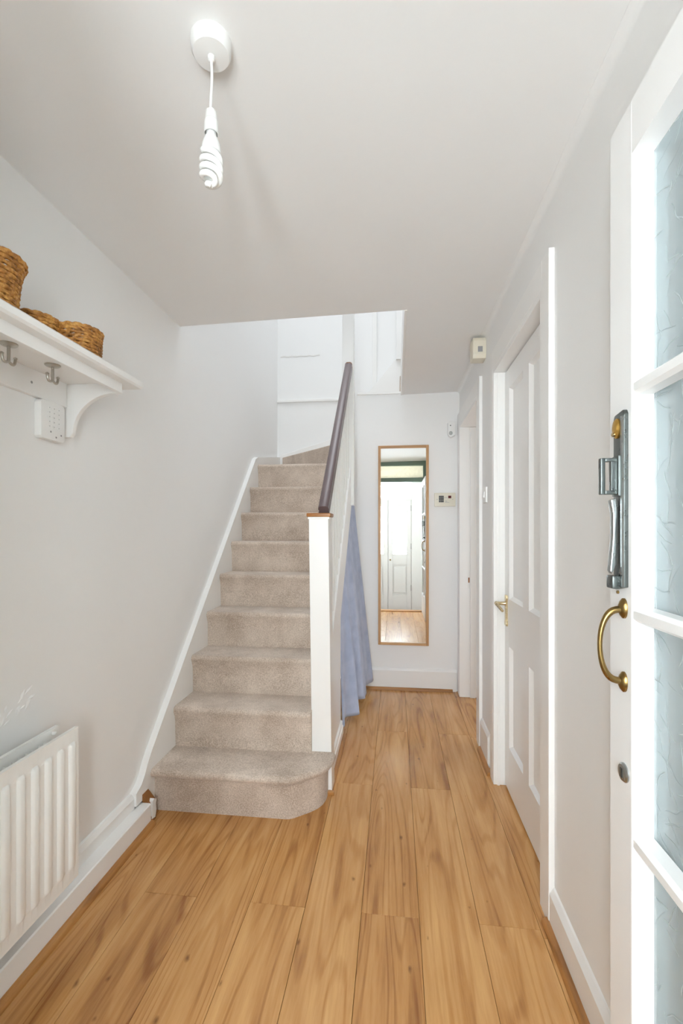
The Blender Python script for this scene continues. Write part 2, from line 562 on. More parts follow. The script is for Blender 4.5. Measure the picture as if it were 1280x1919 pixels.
# soft rounded joint of right wall and ceiling
cv = []
R = 0.022
for i in range(9):
    a = i / 8 * PI / 2
    cv.append((XR - R + R * math.sin(a), ZCR - 0.002 - R + R * math.cos(a)))
cv = cv + [(XR + 0.01, ZCR - R - 0.002), (XR + 0.01, ZCR + 0.01), (XR - R, ZCR + 0.01)]
struct('trim_1', MB().prism(cv, 'Y', 0.12, YB), 'ceiling_paint', smooth=True)

# hall end wall: lower than the opening, full slab height right of it
bw = MB()
bw.prism([(-0.335, -0.06), (XR, -0.06), (XR, ZCR + 0.25), (XO, ZCR + 0.25), (XO, 2.345), (-0.335, 2.345)], 'Y', YB, YB + 0.08)
struct('wall_back', bw, 'wall_paint', 'white end wall of the hall with the mirror')

# ceiling slab with the stairwell opening cut out (slightly out of level, as old ceilings are)
cl = MB()
def slab(x0, x1, y0, y1):
    z0, z1 = zc_at(x0), zc_at(x1)
    cl.prism([(x0, z0), (x1, z1), (x1, 2.56), (x0, 2.56)], 'Y', y0, y1)
slab(XL, XR + 0.12, 0.0, YO)
slab(XO, XR + 0.12, YO, YB)
struct('ceiling', cl, 'ceiling_paint')
# rough joint line of left wall and ceiling
# stairwell walls and upstairs shell
sb = MB()
sb.box(XL, 2.0, YS, YS + 0.12, -0.06, ZU)
struct('wall_stairwell_back', sb, 'wall_paint', 'bright white back wall of the stairwell')
struct('wall_upstairs_front', B(XL, 2.0, 1.6, 1.7, 2.56, ZU), 'wall_paint')
struct('wall_upstairs_right', B(2.0, 2.1, 1.6, YS, 2.3, ZU), 'wall_paint')
struct('wall_upstairs_floor', B(XR + 0.12, 2.0, 1.6, 3.74, 2.45, 2.56), 'wall_paint')
up = MB()
up.box(XL, 2.0, 1.6, 2.35, ZU, ZU + 0.1); up.box(XL, 2.0, 3.95, YS, ZU, ZU + 0.1)
up.box(XL, -1.0, 2.35, 3.95, ZU, ZU + 0.1); up.box(0.4, 2.0, 2.35, 3.95, ZU, ZU + 0.1)
struct('ceiling_upstairs', up, 'ceiling_paint')
# side room shell beyond the open doorway
sr = MB()
sr.box(2.9, 3.0, 1.5, 5.0, -0.06, 2.45)
sr.box(0.62, 3.0, 5.0, 5.1, -0.06, 2.45)
sr.box(0.62, 3.0, 1.4, 1.5, -0.06, 2.45)
sr.box(0.62, 0.70, 3.74, 5.0, -0.06, 2.45)
sr.box(0.62, 3.0, 1.5, 5.0, 2.40, 2.45)
struct('wall_side_room', sr, 'wall_paint')
wn = thing('window_3', 'window of the side room', None, (1.65, 4.97, 0.9), kind='structure')
for xa_, xb_, za_, zb_ in ((1.28, 1.35, 0.83, 2.27), (1.95, 2.02, 0.83, 2.27), (1.35, 1.95, 0.83, 0.90), (1.35, 1.95, 2.20, 2.27)):
    B(xa_, xb_, 4.92, 5.0, za_, zb_).build('frame', 'gloss_white', wn)
struct('floor_side_room', B(1.3, 3.0, 1.4, 5.1, -0.06, -0.012), 'laminate')

# ---- skirtings
struct('baseboard_left', MB().prism([(XL, 0.0), (XL + 0.022, 0.0), (XL + 0.022, 0.135), (XL + 0.010, 0.150), (XL, 0.152)], 'Y', 0.12, 1.80),
       'gloss_white', 'white skirting board behind the pipe boxing')
bx = MB().prism([(XL + 0.022, 0.0), (XL + 0.070, 0.0), (XL + 0.070, 0.088), (XL + 0.066, 0.092), (XL + 0.022, 0.092)], 'Y', 0.12, 1.845)
tag(bx.build('pipe_boxing', 'gloss_white'), 'low white boxed-in timber run along the left skirting below the radiator', 'boxing')
# broken end of the boxing by the first stair
be = thing('broken_skirting_end', 'broken chipped skirting end with bare brown wood beside the first stair', 'skirting', (XL + 0.045, 1.865, 0))
poly = [(XL + 0.0305, 0.0), (XL + 0.066, 0.0), (XL + 0.070, 0.03), (XL + 0.058, 0.06), (XL + 0.064, 0.085), (XL + 0.040, 0.115), (XL + 0.0305, 0.125)]
MB().prism(poly, 'Y', 1.8455, 1.892).build('splintered_wood', 'raw_wood', be)
poly2 = [(1.850, 0.022), (1.876, 0.016), (1.885, 0.040), (1.880, 0.070), (1.886, 0.088), (1.868, 0.100), (1.856, 0.094), (1.849, 0.06)]
MB().prism(poly2, 'X', XL + 0.0308, XL + 0.0725).build('filler', 'bare_plaster', be)

def scotia(name, x_wall, side, y0, y1, s=0.02, mat='scotia_wood'):
    p = [(x_wall, 0.0)]
    for i in range(6):
        a = i / 5 * PI / 2
        p.append((x_wall + side * s * math.cos(a), s * math.sin(a)))
    return struct(name, MB().prism(p, 'Y', y0, y1), mat)
scotia('trim_2', XL + 0.070, 1, 0.12, 1.85)

XA = 0.482           # architrave / skirting face on the right wall
SK = [(XR, 0.0), (XA + 0.002, 0.0), (XA + 0.002, 0.106), (XA + 0.013, 0.124), (XR, 0.128)]
struct('baseboard_right', MB().prism(SK, 'Y', 0.12, 1.512), 'gloss_white', 'deep white skirting board along the right wall')
SK2 = [(XR, 0.0), (XA + 0.004, 0.0), (XA + 0.004, 0.155), (XA + 0.012, 0.172), (XR, 0.178)]
struct('baseboard_right_far', MB().prism(SK2, 'Y', 2.495, 2.714), 'gloss_white', 'short piece of white skirting between the two side doors')
scotia('trim_3', XA + 0.002, -1, 0.12, 1.53)
# end scotia piece with bent end between the doors
scotia('trim_4', XA + 0.004, -1, 2.41, 2.70)
struct('baseboard_back', MB().prism([(YB, 0.0), (YB - 0.02, 0.0), (YB - 0.02, 0.15), (YB - 0.008, 0.165), (YB, 0.167)], 'X', -0.335, 0.478),
       'gloss_white', 'white skirting board under the mirror')
p = [(YB - 0.02, 0.0)]
for i in range(6):
    a = i / 5 * PI / 2
    p.append((YB - 0.02 - 0.02 * math.cos(a), 0.02 * math.sin(a)))
struct('trim_5', MB().prism(p, 'X', -0.30, 0.445), 'scotia_wood_x')

# ---- door casings on the right wall
def casing(n, y0, y1, width_near, width_far, far_limit=None):
    aw = MB()
    t = XR - XA
    prof = lambda a, b: None
    yn0, yn1 = y0 - width_near, y0 + 0.004
    yf0, yf1 = y1 - 0.004, y1 + width_far
    zt = ZD + 0.09
    aw.box(XA, XR + 0.001, yn0, yn1, 0.0, zt, 0.003)
    aw.box(XA, XR + 0.001, yf0, yf1, 0.0, zt, 0.003)
    aw.box(XA, XR + 0.001, yn1, yf0, ZD - 0.004, zt, 0.003)
    # raised inner bead
    struct('trim_%d' % n, aw, 'gloss_white', 'white architrave round a side door')
    jl = MB()
    d = 0.055 if n == 6 else 0.12
    jl.box(XA + 0.001, XR + 0.119, y1 - 0.026, y1 - 0.003, 0.0, ZD, 0.002)
    jl.box(XA + 0.001, XR + 0.119, y0 + 0.003, y0 + 0.026, 0.0, ZD, 0.002)
    jl.box(XA + 0.001, XR + 0.119, y0 + 0.026, y1 - 0.026, ZD - 0.026, ZD - 0.003, 0.002)
    return struct('trim_%d' % (n + 1), jl, 'gloss_white', 'white door lining of a side door')
casing(6, D1[0], D1[1], 0.066, 0.05)
lin2 = casing(8, D2[0], D2[1], 0.07, 0.075)
# door stop in front of the far lining gives it its stepped profile
st = MB()
st.box(0.500, 0.512, D1[1] - 0.034, D1[1] - 0.025, 0.0, ZD - 0.03, 0.002)
st.box(0.560, 0.600, D2[1] - 0.040, D2[1] - 0.025, 0.0, ZD - 0.03, 0.002)
st.box(0.579, 0.60, D1[0] + 0.026, D1[1] - 0.026, 2.0, ZD - 0.026)
struct('trim_10', st, 'gloss_white', 'white door stop bead')

# ---------------------------------------------------------------- panelled doors
def panel_door(name, x_face, thick, y0, y1, z0, z1, label, mat='door_white'):
    """four-panel door lying in a plane of constant x, visible face at x_face (towards -x)"""
    d = thing(name, label, None, (x_face + thick / 2, (y0 + y1) / 2, z0), kind='structure')
    ST, MU = 0.083, 0.085
    x1 = x_face + thick
    zr = [z0, z0 + 0.21, z0 + 0.69, z0 + 0.915, z1 - 0.095, z1]
    bv = 0.003
    B(x_face, x1, y0, y0 + ST, z0, z1, bv).build('stile', mat, d)
    B(x_face, x1, y1 - ST, y1, z0, z1, bv).build('stile', mat, d)
    ym = (y0 + y1) / 2
    for a, b in ((zr[0], zr[1]), (zr[2], zr[3]), (zr[4], zr[5])):
        B(x_face + 0.0006, x1 - 0.0006, y0 + ST - 0.002, y1 - ST + 0.002, a, b).build('rail', mat, d)
    for a, b in ((zr[1], zr[2]), (zr[3], zr[4])):
        B(x_face + 0.0006, x1 - 0.0006, ym - MU / 2, ym + MU / 2, a, b).build('muntin', mat, d)
        for ya, yb in ((y0 + ST, ym - MU / 2), (ym + MU / 2, y1 - ST)):
            # recessed panel with splayed margin
            m = MB()
            s, dep = 0.014, 0.016
            o = [(x_face, ya, a), (x_face, yb, a), (x_face, yb, b), (x_face, ya, b)]
            i = [(x_face + dep, ya + s, a + s), (x_face + dep, yb - s, a + s), (x_face + dep, yb - s, b - s), (x_face + dep, ya + s, b - s)]
            bk = [(x1 - 0.008, q[1], q[2]) for q in o]
            fs = [(4, 5, 6, 7)]
            for q in range(4):
                r = (q + 1) % 4
                fs += [(q, r, 4 + r, 4 + q), (q, 8 + q, 8 + r, r)]
            fs.append((11, 10, 9, 8))
            m.add([Vector(v) + Vector((0.0012, 0, 0)) if n < 4 else v for n, v in enumerate(o + i + bk)], fs)
            m.build('panel', mat, d)
    return d
d1 = panel_door('door_1', 0.537, 0.04, D1[0] + 0.028, D1[1] - 0.028, 0.012, 2.0225,
                'closed white four-panel side door with a brass lever handle')
# lever handle with long back plate
hy, hz = D1[1] - 0.028 - 0.040, 0.878
plate = MB()
plate.prism([(hy - 0.018, hz - 0.085), (hy + 0.018, hz - 0.085), (hy + 0.021, hz - 0.075), (hy + 0.014, hz - 0.055), (hy + 0.014, hz + 0.03),
             (hy + 0.018, hz + 0.05), (hy + 0.015, hz + 0.062), (hy - 0.015, hz + 0.062), (hy - 0.018, hz + 0.05),
             (hy - 0.014, hz + 0.03), (hy - 0.014, hz - 0.055), (hy - 0.021, hz - 0.075)], 'X', 0.530, 0.538, 0.001)
pl = tag(plate.build('handle_plate', 'brass_pale', d1), 'brass handle plate')
lv = MB()
lv.lathe([(0.011, 0.0), (0.009, -0.006), (0.008, -0.03), (0.010, -0.045)], (0.531, hy, hz + 0.022), 'X', 16)
lv.tube([(0.489, hy + 0.006, hz + 0.022), (0.487, hy - 0.02, hz + 0.020), (0.487, hy - 0.05, hz + 0.016), (0.489, hy - 0.085, hz + 0.010), (0.494, hy - 0.102, hz + 0.002)],
        0.0075, 10, radii=[0.010, 0.0085, 0.0075, 0.0075, 0.006])
lv.build('lever', 'brass_pale', pl, smooth=True)

# open far door leaf, swung into the side room about its near edge
d3 = thing('door_3', 'open white door swung into the side room', None, (0.62, D2[0] + 0.03, 0.01), kind='structure')
B(0.628, 1.36, D2[0] + 0.028, D2[0] + 0.066, 0.012, 2.02, 0.003).build('leaf', 'door_white', d3)
for hz_ in (1.82, 1.20, 0.30):
    m = MB()
    m.tube([(0.622, D2[0] + 0.030, hz_ - 0.04), (0.622, D2[0] + 0.030, hz_ + 0.04)], 0.005, 10)
    m.box(0.595, 0.621, D2[0] + 0.0245, D2[0] + 0.029, hz_ - 0.04, hz_ + 0.04)
    m.build('hinge', 'steel_hinge', d3)
# strike plate on the far lining
sp = thing('strike_plate', 'small worn metal strike plate on the open doorway lining', 'strike plate', (0.54, D2[1] - 0.03, 0.86))
B(0.545, 0.558, D2[1] - 0.0285, D2[1] - 0.0245, 0.82, 0.93).build('plate', 'gloss_white', sp)
B(0.547, 0.556, D2[1] - 0.0295, D2[1] - 0.0275, 0.862, 0.90).build('latch_hole', 'raw_wood', sp)

# ---------------------------------------------------------------- front door (open against the right wall) and its frame
XD = 0.41
DT = 0.060
Y0, Y1 = 0.115, 0.935
ZD0, ZD1 = 0.008, 2.003
fd = thing('door_2', 'open white front door with patterned glass panes, old steel latch and brass pull', None, (XD + DT / 2, (Y0 + Y1) / 2, ZD0), kind='structure')
x0, x1 = XD, XD + DT
ST = 0.083
B(x0, x1, Y1 - ST, Y1, ZD0, ZD1, 0.003).build('stile', 'door_white', fd)
B(x0, x1, Y0, Y0 + ST, ZD0, ZD1, 0.003).build('stile', 'door_white', fd)
B(x0 + 0.0005, x1 - 0.0005, Y0 + ST - 0.002, Y1 - ST + 0.002, 1.908, ZD1 - 0.0005).build('rail', 'door_white', fd)
B(x0 + 0.0005, x1 - 0.0005, Y0 + ST - 0.002, Y1 - ST + 0.002, ZD0, 0.315).build('rail', 'door_white', fd)
BARS = [1.500, 1.104, 0.707]
def bar_h(z):
    # glazing bar, thick behind and tapering to a thin nose on the hall side
    return MB().prism([(x0 + 0.002, z - 0.007), (x0 + 0.002, z + 0.007), (x0 + 0.010, z + 0.013), (x0 + 0.034, z + 0.013),
                       (x0 + 0.034, z - 0.013), (x0 + 0.010, z - 0.013)], 'Y', Y0 + ST - 0.002, Y1 - ST + 0.002)
for z in BARS:
    bar_h(z).build('glazing_bar', 'door_white', fd)
ym = (Y0 + Y1) / 2
MB().prism([(x0 + 0.002, ym - 0.006), (x0 + 0.002, ym + 0.006), (x0 + 0.010, ym + 0.012), (x0 + 0.034, ym + 0.012),
            (x0 + 0.034, ym - 0.012), (x0 + 0.010, ym - 0.012)], 'Z', 0.313, 1.910).build('glazing_bar', 'door_white', fd)
zs = [0.315] + BARS[::-1] + [1.908]
for za, zb in zip(zs[:-1], zs[1:]):
    for ya, yb in ((Y0 + ST, ym), (ym, Y1 - ST)):
        B(x0 + 0.036, x0 + 0.040, ya - 0.004, yb + 0.004, za - 0.004, zb + 0.004).build('pane', 'patterned_glass', fd)

# latch
LY = 0.878          # centre of the fittings on the stile
LC = LY + 0.006
lt = tag(MB().prism([(LC - 0.020, 1.150), (LC + 0.014, 1.142), (LC + 0.020, 1.155), (LC + 0.020, 1.455), (LC + 0.016, 1.462), (LC - 0.016, 1.466), (LC - 0.020, 1.458)],
                    'X', XD - 0.0075, XD + 0.001, 0.002).build('night_latch', 'chrome_worn', fd, smooth=True), 'old worn steel night latch')
MB().lathe([(0.014, 0.0), (0.014, -0.003), (0.011, -0.006), (0.003, -0.007)], (XD - 0.0073, LC + 0.003, 1.436), 'X', 24, 0.85, 1.3).build('badge', 'brass_bright', lt, smooth=True)
MB().lathe([(0.004, 0.0), (0.004, -0.0095), (0.002, -0.011)], (XD - 0.0073, LC + 0.003, 1.425), 'X', 12).build('badge_rivet', 'brass_pale', lt, smooth=True)
ridge = MB()
ridge.prism([(XD - 0.007, LC - 0.0195), (XD - 0.0095, LC - 0.017), (XD - 0.0095, LC - 0.011), (XD - 0.007, LC - 0.008)], 'Z', 1.150, 1.455)
ridge.build('raised_edge', 'chrome_bright', lt)
# rectangular pull ring standing off the case
ring = MB()
zb, zt = 1.316, 1.382
xo, xi = XD - 0.040, XD - 0.008
ry0, ry1 = LY + 0.000, LY + 0.012
ring.box(xo, xo + 0.008, ry0, ry1, zb, zt, 0.002)
ring.box(xo + 0.0075, xi, ry0, ry1, zb, zb + 0.007, 0.002)
ring.box(xo + 0.0075, xi, ry0, ry1, zt - 0.007, zt, 0.002)
ring.box(xo + 0.018, xi, ry0 + 0.001, ry1 - 0.001, zb + 0.0065, zt - 0.0065, 0.001)
ring.build('pull_ring', 'chrome_worn', lt, smooth=True)
B(XD - 0.013, XD - 0.006, LY - 0.006, LY + 0.02, 1.312, 1.386, 0.003).build('ring_boss', 'chrome_worn', lt, smooth=True)
gr = MB()
gr.prism([(XD - 0.022, 1.306), (XD - 0.012, 1.310), (XD - 0.0095, 1.30), (XD - 0.012, 1.19), (XD - 0.020, 1.172), (XD - 0.023, 1.178), (XD - 0.018, 1.24), (XD - 0.018, 1.28)],
         'Y', LY + 0.002, LY + 0.016, 0.002)
gr.build('thumb_lever', 'chrome_bright', lt, smooth=True)
B(XD - 0.024, XD - 0.009, LY - 0.008, LY + 0.018, 1.146, 1.170, 0.004).build('foot_boss', 'chrome_worn', lt, smooth=True)
MB().lathe([(0.003, 0.0), (0.003, -0.003)], (XD - 0.010, LY, 1.140), 'X', 10).build('screw', 'brass', lt)

# brass bow pull
ph = MB()
zc_ = 1.045
pts, rad = [], []
for i in range(25):
    t = i / 24
    a = PI * t
    z = zc_ + 0.064 * math.cos(a)
    xx = XD - 0.006 - 0.036 * math.sin(a) ** 0.75
    pts.append((xx, LY, z)); rad.append(0.0042 + 0.0022 * abs(math.cos(a)) ** 2)
ph.tube(pts, 0.005, 12, radii=rad)
pho = tag(ph.build('pull_handle', 'brass', fd, smooth=True), 'curved brass pull handle')
for s in (-1, 1):
    MB().lathe([(0.0135, 0.001), (0.0135, -0.003), (0.010, -0.007), (0.005, -0.010)], (XD, LY, zc_ + s * 0.066), 'X', 24, 0.9, 1.35).build('rose', 'brass', pho, smooth=True)
    for q in (-1, 1):
        MB().lathe([(0.0022, 0.0), (0.0022, -0.001)], (XD - 0.0055, LY, zc_ + s * 0.066 + q * 0.0115), 'X', 8).build('screw', 'brass_pale', pho)
es = MB().lathe([(0.017, 0.001), (0.017, -0.002), (0.014, -0.005), (0.0, -0.0055)], (XD, LY, 0.816), 'X', 24).build('escutcheon', 'chrome_bright', fd, smooth=True)
B(XD - 0.0072, XD - 0.004, LY - 0.003, LY + 0.003, 0.808, 0.824).build('keyhole', 'chrome_worn', es)
for s in (0.3, 1.0, 1.75):
    m = MB(); m.tube([(0.468, 0.112, s - 0.04), (0.468, 0.112, s + 0.04)], 0.006, 10)
    m.build('hinge', 'steel_hinge', fd, smooth=True)

# green front door frame with fanlight
fr = thing('window_1', 'green painted front door frame with patterned glass fanlight', None, (0, 0.06, 2.0), kind='structure')
B(0.435, 0.489, 0.012, 0.108, 0.0, 2.36, 0.003).build('jamb', 'green_paint', fr)
B(-0.519, -0.465, 0.012, 0.108, 0.0, 2.36, 0.003).build('jamb', 'green_paint', fr)
B(-0.466, 0.436, 0.012, 0.108, 2.262, 2.36, 0.003).build('head', 'green_paint', fr)
B(-0.466, 0.436, 0.005, 0.115, 2.010, 2.075, 0.003).build('transom', 'green_paint', fr)
B(-0.466, 0.436, 0.055, 0.060, 2.074, 2.263).build('pane', 'obscure_glass', fr)
B(-0.466, 0.436, 0.0, 0.125, -0.02, 0.012, 0.003).build('threshold', 'scotia_wood_x', fr)

# porch beyond the front door: side walls, roof, double doors with tall panes, fanlight above
PY = -0.88
PZ = -0.14
pw = MB()
pw.box(-0.74, -0.64, PY - 0.05, 0.0, PZ - 0.05, 2.6)
pw.box(0.62, 0.72, PY - 0.05, 0.0, PZ - 0.05, 2.6)
struct('wall_porch_sides', pw, 'porch_paint')
pf = MB()
pf.box(0.29, 0.62, PY - 0.05, PY + 0.05, PZ, 2.45)
pf.box(-0.64, -0.53, PY - 0.05, PY + 0.05, PZ, 2.45)
pf.box(-0.53, 0.29, PY - 0.05, PY + 0.05, 2.10, 2.45)
struct('wall_porch_front', pf, 'porch_paint')
struct('ceiling_porch', B(-0.74, 0.72, PY - 0.05, 0.0, 2.45, 2.55), 'porch_paint')
struct('floor_porch', B(-0.74, 0.72, PY - 0.4, 0.0, PZ - 0.06, PZ), 'porch_tile')
fl = thing('window_2', 'clear fanlight over the porch double doors', None, (-0.12, PY, 1.82), kind='structure')
B(-0.53, 0.29, PY - 0.04, PY + 0.04, 1.795, 1.835, 0.003).build('sill', 'porch_paint', fl)
B(-0.53, 0.29, PY - 0.04, PY + 0.04, 2.06, 2.10, 0.003).build('head', 'porch_paint', fl)
B(-0.53, 0.29, PY - 0.004, PY + 0.0, 1.834, 2.061).build('pane', 'clear_glass', fl)
def porch_leaf(name, xa, xb, label):
    d = thing(name, label, None, ((xa + xb) / 2, PY, PZ), kind='structure')
    ST = 0.078
    ya, yb = PY - 0.02, PY + 0.02
    za, zb = PZ + 0.002, 1.7955
    B(xa, xa + ST, ya, yb, za, zb, 0.003).build('stile', 'porch_paint', d)
    B(xb - ST, xb, ya, yb, za, zb, 0.003).build('stile', 'porch_paint', d)
    for a, b in ((za, 0.12), (0.66, 0.84), (1.69, zb)):
        B(xa + ST - 0.001, xb - ST + 0.001, ya + 0.001, yb - 0.001, a, b).build('rail', 'porch_paint', d)
    B(xa + ST - 0.002, xb - ST + 0.002, PY - 0.003, PY + 0.003, 0.83, 1.70).build('pane', 'clear_glass', d)
    B(xa + ST - 0.002, xb - ST + 0.002, PY - 0.014, PY - 0.004, 0.118, 0.662).build('panel', 'porch_paint', d)
    B(xa + ST + 0.02, xb - ST - 0.02, PY - 0.008, PY + 0.017, 0.16, 0.62, 0.008).build('raised_panel', 'porch_paint', d)
    return d
p1 = porch_leaf('door_4', -0.1170, 0.2865, 'glazed porch door leaf seen in the mirror')
p2 = porch_leaf('door_5', -0.5265, -0.1230, 'glazed porch door leaf seen at the mirror edge')
B(-0.132, -0.108, PY - 0.029, PY - 0.0195, PZ + 0.002, 1.795, 0.003).build('meeting_bead', 'porch_paint', p1)
B(0.268, 0.292, PY - 0.05, PY - 0.0205, PZ, 1.80).build('door_stop', 'porch_paint', fl)
B(-0.532, -0.508, PY - 0.05, PY - 0.0205, PZ, 1.80).build('door_stop', 'porch_paint', fl)
MB().lathe([(0.012, 0.0), (0.008, 0.012), (0.015, 0.022), (0.012, 0.034), (0.0, 0.037)], (-0.08, PY + 0.02, 0.74), 'Y', 16).build('knob', 'brass', p1, smooth=True)
for z in (0.25, 0.98, 1.65):
    B(0.278, 0.292, PY + 0.019, PY + 0.028, z - 0.05, z + 0.05).build('hinge', 'steel_hinge', p1)

# ---------------------------------------------------------------- staircase
R_, G_ = 0.197, 0.197
YR1 = 1.948                      # face of the first riser
XSL, XSR = XL + 0.03, -0.365     # tread between strings
stair = thing('staircase', 'white staircase with beige carpeted steps rising beside the left wall', 'staircase', (-0.72, 1.95, 0))
NOSE, THK = 0.036, 0.038
def ry(i): return YR1 + G_ * (i - 1)
def step_profile(i, y_back):
    """side profile (y,z) of one carpeted step with rounded nosing"""
    z = R_ * i
    y = ry(i)
    zb = z - R_ if i > 1 else 0.0
    pr = [(y, zb), (y - 0.004, z - 0.075), (y - 0.010, z - 0.050)]
    r = 0.019
    cy_, cz_ = y - 0.022 + r, z - r
    for k2 in range(9):
        a = -PI * 0.86 - k2 / 8 * PI * 0.64
        pr.append((cy_ + r * math.cos(a), cz_ + r * math.sin(a)))
    pr += [(y_back, z), (y_back, zb)]
    return pr
for i in range(2, 10):
    yb = ry(i + 1) if i < 9 else ry(9) + 0.05
    m = MB().prism(step_profile(i, yb + 0.004), 'X', XSL, XSR if i > 2 else -0.394)
    tag(m.build('carpeted_step', 'carpet', stair, smooth=True))
# first step: rounded outer corner wrapping to the newel
def plan1(off):
    pts = [(XSL, YR1 - off)]
    base = [(-0.470, 0.0), (-0.452, 0.003), (-0.435, 0.012), (-0.372, 0.062), (-0.345, 0.090), (-0.326, 0.125), (-0.317, 0.165), (-0.315, 0.216)]
    for q, (bx_, by_) in enumerate(base):
        u = min(max((q - 0.5) / 6.0, 0.0), 1.0) * PI / 2
        pts.append((bx_ + off * math.sin(u), YR1 + by_ - off * math.cos(u)))
    pts.append((XSL, 2.164))
    return pts
s1 = MB().prism(plan1(0.0), 'Z', 0.0, R_ - THK + 0.002)
vs, fs = [], []
rings = []
r = THK / 2
prof = []
for k2 in range(9):
    a = -PI / 2 + k2 / 8 * PI
    prof.append((NOSE - r + r * math.cos(a), R_ - r + r * math.sin(a)))
for off, z in prof:
    rings.append([(p_[0], p_[1], z) for p_ in plan1(off)])
n = len(rings[0])
for rg in rings: vs += rg
for a in range(len(rings) - 1):
    for b in range(n):
        b2 = (b + 1) % n
        fs.append((a * n + b, a * n + b2, (a + 1) * n + b2, (a + 1) * n + b))
fs.append(tuple(range(n))[::-1]); fs.append(tuple((len(rings) - 1) * n + b for b in range(n)))
s1.add(vs, fs)
s1.build('carpeted_step', 'carpet', stair, smooth=True)
# winder steps turning right behind the end wall
Z9, Z10 = R_ * 9, R_ * 9 + 0.165
def winder(poly, z0, z1):
    MB().prism(poly, 'Z', z0, z1, 0.008).build('carpeted_step', 'carpet', stair)
winder([(XSL, ry(9) + 0.045), (-0.385, ry(9) + 0.045), (-0.385, 3.50), (-0.40, 3.56), (-1.03, YS - 0.03), (XSL, YS - 0.03)], 1.55, Z9)
winder([(-0.385, 3.50), (-0.34, 3.56), (-0.34, YS - 0.02), (-1.05, YS - 0.02)], 1.6, Z10)
for j in range(4):
    xa = -0.34 + 0.2 * j
    B(xa - 0.02, xa + 0.2, YB + 0.085, YS - 0.025, Z10 - 0.05 + 0.19 * j, Z10 + 0.19 * (j + 1), 0.008).build('carpeted_step', 'carpet', stair)
# wall string with its bevelled top edge
zs_ = lambda y: 0.232 + (y - 1.88) * 1.0
ytop = 3.455
ws = MB().prism([(1.80, 0.10), (1.80, 0.153), (1.84, 0.170), (1.868, 0.200), (1.89, 0.235), (1.92, zs_(1.92)), (ytop, zs_(ytop)), (ytop + 0.06, zs_(ytop) + 0.025), (YS, 1.945), (YS, 1.6), (3.4, 1.3), (2.2, 0.0), (1.893, 0.0), (1.893, 0.10)], 'X', XL, XSL)
ws.build('wall_string', 'gloss_white', stair)
MB().prism([(XSL, 1.60), (-0.34, 1.60), (-0.34, 2.17), (XSL, 1.955)], 'Y', YS - 0.024, YS, 0.003).build('back_string', 'gloss_white', stair)
MB().prism([(-0.34, 2.40), (0.9, 3.88), (0.9, 3.1), (-0.34, 1.9)], 'Y', YS - 0.030, YS, 0.003).build('back_string', 'gloss_white', stair)
# outer string
slo = lambda y: 0.790 + 1.02 * (y - 2.78)
shi = lambda y: slo(y) + 0.33
XO0, XO1 = -0.375, -0.322
MB().prism([(2.20, slo(2.20)), (2.20, shi(2.20)), (3.60, shi(3.60)), (3.60, slo(3.60))], 'X', XO0, XO1, 0.003).build('outer_string', 'gloss_white', stair)
# spandrel panel below it up to the curtained cupboard
MB().prism([(2.20, 0.0), (2.20, slo(2.20) + 0.01), (2.775, slo(2.775) + 0.01), (2.775, 0.0)], 'X', XO0 + 0.012, XO1 - 0.006, 0.0).build('spandrel_panel', 'gloss_white', stair)
MB().prism([(XO1 - 0.006, 0.0), (XO1 + 0.010, 0.0), (XO1 + 0.010, 0.060), (XO1 + 0.004, 0.066), (XO1 + 0.004, 0.088), (XO1 - 0.006, 0.094)], 'Y', 2.262, 2.79, 0.0).build('spandrel_skirting', 'gloss_white', stair)
scotia('trim_11', XO1 + 0.010, 1, 2.165, 2.79, 0.018)
B(-0.36, -0.285, 2.145, 2.164, 0.0, 0.018, 0.004).build('scotia_end', 'scotia_wood_x', stair)

# balustrade
bal = stair
NX0, NX1, NY0, NY1 = -0.392, -0.297, 2.165, 2.258
nb = MB().box(NX0, NX1, NY0, NY1, 0.0, 1.318, 0.003)
for v in nb.v:
    v.x -= 0.018 * max(0.0, v.z) / 1.312       # the post leans slightly to the stairs
npst = tag(nb.build('newel_post', 'gloss_white', bal), 'square white newel post with a bare wood cap')
m = B(NX0 - 0.028, NX1 - 0.006, NY0 - 0.010, NY1 + 0.010, 1.317, 1.336, 0.006)
m.build('newel_cap', 'cap_wood', npst, smooth=True)
m = B(NX0 - 0.022, NX1 - 0.013, NY0 - 0.004, NY1 + 0.004, 1.306, 1.318, 0.003)
m.build('cap_moulding', 'gloss_white', npst)
# top newel
B(-0.385, -0.300, 3.36, 3.445, 1.44, 3.40, 0.003).build('top_newel_post', 'gloss_white', bal)
# handrail: moulded section swept between the newels
ha, hb = Vector((-0.340, 2.188, 1.340)), Vector((-0.335, 3.335, 2.440))
d = (hb - ha).normalized()
upv = Vector((1, 0, 0)).cross(d) * 1.0
if upv.z < 0: upv = -upv
side = Vector((1, 0, 0))
sec = [(-0.024, -0.020), (0.024, -0.020), (0.026, 0.000), (0.022, 0.010), (0.026, 0.018), (0.024, 0.030), (0.014, 0.038), (-0.014, 0.038), (-0.024, 0.030), (-0.026, 0.018), (-0.022, 0.010), (-0.026, 0.000)]
vs = [ha + side * a + upv * b for a, b in sec] + [hb + side * a + upv * b for a, b in sec]
n = len(sec)
fs = [(i, (i + 1) % n, n + (i + 1) % n, n + i) for i in range(n)] + [tuple(range(n))[::-1], tuple(range(n, 2 * n))]
hr = MB().add(vs, fs).build('handrail', 'rail_brown', bal, smooth=True)
vs2 = [hb + d * 0.001 + side * a * 1.02 + upv * b * 1.02 for a, b in sec] + [hb + d * 0.018 + side * a * 0.96 + upv * b * 0.96 for a, b in sec]
MB().add(vs2, fs).build('rail_end', 'raw_wood', hr, smooth=True)
